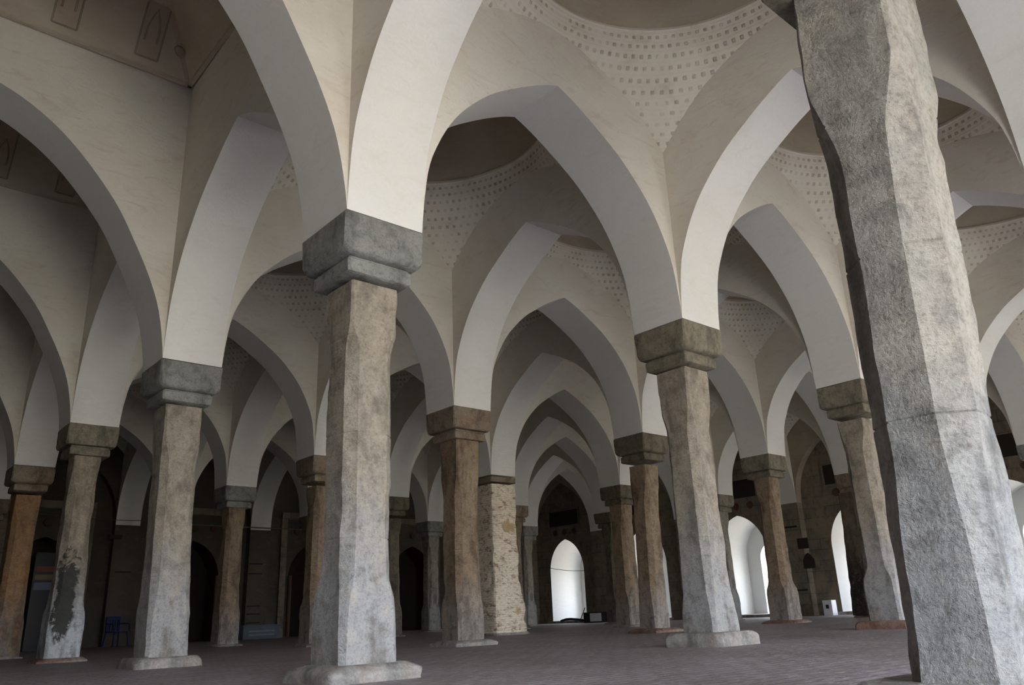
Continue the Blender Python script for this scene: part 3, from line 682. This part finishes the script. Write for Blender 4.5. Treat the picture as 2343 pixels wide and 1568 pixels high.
# mihrab surrounds on the back wall
for i, x in enumerate(EAST):
    root = empty('prayer_niche_surround', (x, YQ, 0), f'dark carved surround of the back wall niche, {ORD[i]} from the left', 'niche surround')
    bm = bmesh.new()
    for s in (-1, 1): box(bm, s*1.25-.12, s*1.25+.12, -.07, .02, 0, 4.3)
    box(bm, -1.37, 1.37, -.09, .02, 4.3, 4.55); link('frame', bm, 'stonewall', root)
    for s in (-1, 1):
        bm = bmesh.new(); tube(bm, [(s*.93, -.04, z) for z in (0, .15, .3, 1.2, 2.0, 2.2)], .07, 8); link('colonnette', bm, 'terra', root, smooth=50)
    for q in range(3):
        bm = bmesh.new(); bmesh.ops.create_cone(bm, cap_ends=True, segments=16, radius1=.14, radius2=.10, depth=.05)
        bmesh.ops.transform(bm, matrix=Matrix.Translation(((q-1)*.7, -.03, 3.85)) @ Matrix.Rotation(math.pi/2, 4, 'X'), verts=bm.verts); link('rosette', bm, 'terra', root)

# ------------------------------------------------------------------ loose things
def pix(px, py, y=None, x=None, z=None):
    d = fwd + r2*((px-W/2)/FPX) - u2*((py-H/2)/FPX); c = Vector(CAM)
    t = ((y-c.y)/d.y) if y is not None else ((x-c.x)/d.x if x is not None else (z-c.z)/d.z)
    return c+d*t
# blue plastic chair by the back wall
cx = pix(272, 1400, y=YF-.9); R_ = empty('plastic_chair', (cx.x, YF-.9, 0), 'dark blue moulded plastic armchair standing by the back wall', 'chair', rz=.35)
bm = bmesh.new(); box(bm, -.24, .24, -.24, .22, .42, .45, bev=.015); link('seat', bm, 'blue', R_)
bm = bmesh.new()
for i in range(5): box(bm, -.20+i*.09, -.16+i*.09, .20, .225, .45, .80, bev=.006)
box(bm, -.25, .25, .195, .23, .78, .90, bev=.015); box(bm, -.25, -.21, .19, .23, .42, .9, bev=.008); box(bm, .21, .25, .19, .23, .42, .9, bev=.008)
link('backrest', bm, 'blue', R_)
for sx in (-1, 1):
    bm = bmesh.new(); tube(bm, [(sx*.25, .2, .68), (sx*.28, 0, .68), (sx*.28, -.2, .66), (sx*.27, -.23, .44)], .02, 8); link('armrest', bm, 'blue', R_, smooth=50)
    for sy in (-1, 1):
        bm = bmesh.new(); tube(bm, [(sx*.22, sy*.2, .43), (sx*.27, sy*.25, 0)], .024, 8); link('leg', bm, 'blue', R_, smooth=50)
# blue-grey box on the floor
b0 = pix(556, 1448, y=YF-.7); b1 = pix(640, 1448, y=YF-.7); hw_ = (b1.x-b0.x)/2
R_ = empty('wooden_chest', ((b0.x+b1.x)/2, YF-.5, 0), 'long low blue-grey box on the floor before the back wall', 'box')
bm = bmesh.new(); box(bm, -hw_, hw_, -.2, .25, 0, .42, bev=.01); link('body', bm, 'bluegrey', R_)
bm = bmesh.new(); box(bm, -hw_-.02, hw_+.02, -.22, .27, .42, .47, bev=.01); link('lid', bm, 'bluegrey', R_)
bm = bmesh.new()
for z in (.12, .24): box(bm, -hw_*.7, hw_*.7, -.212, -.2, z, z+.05)
link('faded_lettering_band', bm, 'faded', R_)
# white box near the right-hand doorway
b0 = pix(1898, 1394, x=XF-.35)
R_ = empty('small_cabinet', (XF-.3, b0.y, 0), 'small white metal box on the floor left of the right-hand bright doorway', 'box')
bm = bmesh.new(); box(bm, -.16, .16, -.16, .16, 0, .48, bev=.01); link('body', bm, 'white', R_)
bm = bmesh.new(); box(bm, -.172, -.16, -.05, .05, .22, .34); link('latch_plate', bm, 'blackpl', R_)
# black case with white front near the white doorway, a lying pole lamp and a red stick
b0 = pix(1362, 1410, x=XF-.5)
R_ = empty('amplifier_box', (XF-.5, b0.y, 0), 'black case with a pale front on the floor by the central white doorway', 'box', rz=.35)
bm = bmesh.new(); box(bm, -.28, .28, -.42, .42, 0, .42, bev=.015); link('case', bm, 'blackpl', R_)
bm = bmesh.new(); box(bm, -.295, -.28, -.40, .12, .05, .38); link('front_panel', bm, 'white', R_)
b1 = pix(1308, 1416, x=XF-.2)
bm = bmesh.new(); tube(bm, [(0, .62, .10), (0, .3, .16), (0, 0, .17), (0, -.4, .14), (0, -.75, .10)], .055, 8)
o_ = link('cloth_roll', bm, 'blackpl', loc=(XF-.25, b1.y, .0), smooth=60); tag(o_, 'dark rolled bundle lying across the foot of the white doorway', 'bundle')
b2 = pix(1330, 1408, x=XF-.35)
bm = bmesh.new(); tube(bm, [(0, .12, .12), (0, -.2, .62)], .018, 6); o_ = link('stick', bm, 'red', loc=(XF-.3, b2.y, 0), smooth=60); tag(o_, 'short reddish stick leaning beside the black case', 'stick')
# shelf with printed cloths in the left background
b0 = pix(80, 1340, y=YF-1.2); b1 = pix(122, 1340, y=YF-1.2); hw_ = (b1.x-b0.x)/2+.1; zt_ = pix(100, 1288, y=YF-1.2).z; zb_ = pix(100, 1345, y=YF-1.2).z
R_ = empty('notice_cabinet', ((b0.x+b1.x)/2, YF-1.1, 0), 'dark cabinet with red and yellow printed bands between the orange and smoke-stained pillars', 'cabinet')
bm = bmesh.new(); box(bm, -hw_, hw_, -.15, .3, 0, zt_+.3, bev=.01); link('body', bm, 'blackpl', R_)
H_ = zt_-zb_
for nm, f0, f1, mt in (('red_band', .62, .85, 'red'), ('yellow_band', .30, .52, 'yellow'), ('pale_band', -.1, .2, 'bluegrey')):
    bm = bmesh.new(); box(bm, -hw_*.85, hw_*.85, -.165, -.15, zb_+H_*f0, zb_+H_*f1); link(nm, bm, mt, R_)
# rod and cables along the back wall
a, b = pix(438, 1201, y=YF-.5), pix(700, 1213, y=YF-.5)
bm = bmesh.new(); tube(bm, [(a.x, a.y, a.z), (b.x, b.y, b.z)], .022, 6); o_ = link('iron_rod', bm, 'rod'); tag(o_, 'thin horizontal rod across the back wall niches', 'rod')
def cable(p0, p1, sag, label):
    bm = bmesh.new(); tube(bm, [p0.lerp(p1, t)-Vector((0, 0, sag*4*t*(1-t))) for t in [i/12 for i in range(13)]], .012, 6)
    o_ = link('cable', bm, 'wire'); tag(o_, label, 'cable')
cable(pix(80, 1175, y=YF-.3), pix(335, 1192, y=YF-.3), .05, 'thin cable along the back wall behind the smoke-stained pillar')
cable(pix(1252, 1299, x=XN-.02), pix(1338, 1306, x=XN-.02), .06, 'thin cable sagging across the central white doorway')
print('objects', len(bpy.data.objects))
